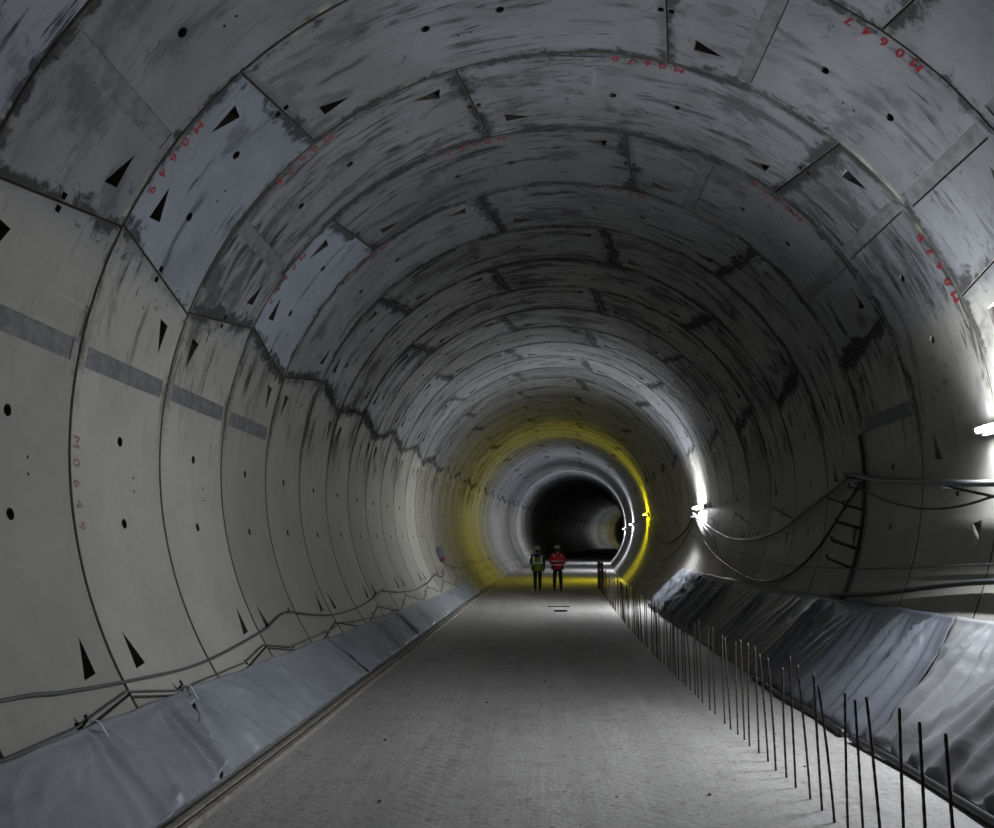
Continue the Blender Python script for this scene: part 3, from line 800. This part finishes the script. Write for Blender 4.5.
    # jacket with sleeves
    jd = [(V(0, 0, .88), (.20*k, .145*k)), (V(0, 0, 1.10), (.185*k, .135*k)), (V(0, 0, 1.34), (.195*k, .135*k)), (V(0, -.005, 1.45), (.12*k, .10*k))]
    je = [(0, 1), (1, 2), (2, 3)]
    for arm in (armR, armL):
        i0 = len(jd)
        for p, r_ in zip(arm[:3]+[arm[3].lerp(arm[2], .35)], (.085, .066, .052, .045)): jd.append((p, r_*k))
        je += [(2, i0), (i0, i0+1), (i0+1, i0+2), (i0+2, i0+3)]
    j = skin('jacket', jd, je, NAVY if kind == 1 else REDJ, root, 2); j.location.z = dz
    def shell(name, z0, z1, rx, ry, m, parent, x0=-PI, x1=PI, th=.006, taper=0):
        bm = bmesh.new(); n_ = 40; nz = 8; rows = []
        for iz in range(nz+1):
            z = z0+(z1-z0)*iz/nz; row = []
            for i in range(n_+1):
                a = x0+(x1-x0)*i/n_; g = 1+taper*(iz/nz)
                row.append(bm.verts.new(V(rx*g*math.sin(a), -ry*g*math.cos(a), z)))
            rows.append(row)
        for a, b_ in zip(rows, rows[1:]):
            for i in range(n_): f = bm.faces.new((a[i], a[i+1], b_[i+1], b_[i])); f.smooth = True
        bmesh.ops.solidify(bm, geom=bm.faces[:], thickness=th)
        o = from_bm(name, bm, m, parent, smooth=True)
        if parent is root: o.location.z = dz
        return o
    if kind == 1:
        vest = shell('safety_vest', .80, 1.40, .25, .20, YEL, root, taper=-.06)
        shell('reflective_band', 1.10, 1.15, .262, .208, REFL, vest, -1.05, 1.05)
        for sx in (-1, 1):
            bm = bmesh.new()
            box(bm, sx*.155*k, -.168*k, 1.27*k, .045*k, .05*k, .27*k, rot=None, bev=.004); from_bm('reflective_strap', bm, REFL, vest)
        bm = bmesh.new(); tube(bm, [V(-.13, -.10, 1.42), V(-.08, -.15, 1.40), V(0, -.17, 1.385), V(.08, -.15, 1.40), V(.13, -.10, 1.42)], [.04*k, .055*k, .06*k, .055*k, .04*k], 10); o = from_bm('hood', bm, NAVY, root, True); o.location.z = dz
    else:
        vest = shell('jacket_skirt', .84, 1.12, .25, .195, REDJ, root)
        shell('reflective_band', 1.00, 1.045, .257, .203, REFL, vest)
        shell('reflective_band', 1.14, 1.185, .245, .19, REFL, vest)
        for sx in (-1, 1):
            bm = bmesh.new(); box(bm, sx*.14*k, -.10*k, 1.40*k, .04*k, .10*k, .10*k, bev=.004); from_bm('reflective_strap', bm, REFL, vest)
        for sx in (-1, 1):
            bm = bmesh.new(); tube(bm, [V(sx*.10, -.09, 1.47), V(sx*.11, -.14, 1.36)], [.035*k, .03*k], 8); o = from_bm('backpack_strap', bm, NAVY, root, True); o.location.z = dz
    # head: ears, hair, helmet
    for sx in (-1, 1):
        bm = bmesh.new(); bmesh.ops.create_uvsphere(bm, u_segments=8, v_segments=6, radius=1)
        for v in bm.verts: v.co = Vector((v.co.x*.012+sx*.082, v.co.y*.02+.005, v.co.z*.032+1.60))*k
        o = from_bm('ear', bm, SKINM, root, True); o.location.z = dz
    bm = bmesh.new(); bmesh.ops.create_uvsphere(bm, u_segments=16, v_segments=10, radius=1)
    for v in bm.verts: v.co = Vector((v.co.x*.088, v.co.y*.09-.018, v.co.z*.085+1.60))*k
    o = from_bm('hair', bm, HAIR, root, True); o.location.z = dz
    for sx in (-1, 1):
        bm = bmesh.new(); bmesh.ops.create_uvsphere(bm, u_segments=8, v_segments=6, radius=.012*k)
        for v in bm.verts: v.co += V(sx*.032, .098, 1.635)
        o = from_bm('eye', bm, REFL, root, True); o.location.z = dz
    bm = bmesh.new(); box(bm, 0, .104*k, 1.565*k, .05*k, .012*k, .012*k); o = from_bm('mouth', bm, REDPL, root); o.location.z = dz
    bm = bmesh.new(); n_ = 24; rows = []
    for i in range(9):
        a = i/8*PI/2; rows.append([bm.verts.new(V(.125*math.cos(a)*math.sin(2*PI*q_/n_), .145*math.cos(a)*math.cos(2*PI*q_/n_), 1.665+.125*math.sin(a))) for q_ in range(n_)] if i < 8 else None)
    topv = bm.verts.new(V(0, 0, 1.79)); brim = [bm.verts.new(V(.14*math.sin(2*PI*q_/n_), (.15+.05*max(0, math.cos(2*PI*q_/n_)))*math.cos(2*PI*q_/n_), 1.655)) for q_ in range(n_)]
    rows = [brim]+rows[:8]
    for a, b_ in zip(rows, rows[1:]):
        for q_ in range(n_): f = bm.faces.new((a[q_], a[(q_+1) % n_], b_[(q_+1) % n_], b_[q_])); f.smooth = True
    for q_ in range(n_): bm.faces.new((rows[-1][q_], rows[-1][(q_+1) % n_], topv))
    o = from_bm('helmet', bm, HELM if kind == 1 else HELM2, root, True); o.location.z = dz
    tag(root, label, 'person'); return root
PY = 29.9
person(G(PY, -.345, .0), .03, 1.54, 'person in grey helmet and yellow hi-vis vest over dark clothes, walking away', 1)
person(G(PY+.05, .36, .0), -.02, 1.58, 'person in pale helmet and red hi-vis jacket, walking away with bent arms', 2)

# ------------------------------------------------------------------ world, camera, view
w = bpy.data.worlds.new('world'); bpy.context.scene.world = w; w.use_nodes = True
w.node_tree.nodes['Background'].inputs[0].default_value = (.5, .55, .6, 1); w.node_tree.nodes['Background'].inputs[1].default_value = .0
cam = bpy.data.cameras.new('camera'); co = bpy.data.objects.new('camera', cam); COL.objects.link(co)
YAW, PIT, FPX = -.0436, .1669, 836.8
cam.sensor_fit = 'HORIZONTAL'; cam.sensor_width = 36; cam.lens = 36*FPX/994; cam.clip_start = .05; cam.clip_end = 400
co.location = (0, 0, EYE); co.rotation_euler = (PI/2+PIT, 0, -YAW)
sc = bpy.context.scene; sc.camera = co
sc.view_settings.view_transform = 'Standard'; sc.view_settings.look = 'None'; sc.view_settings.gamma = 1
sc.view_settings.exposure = 0.25
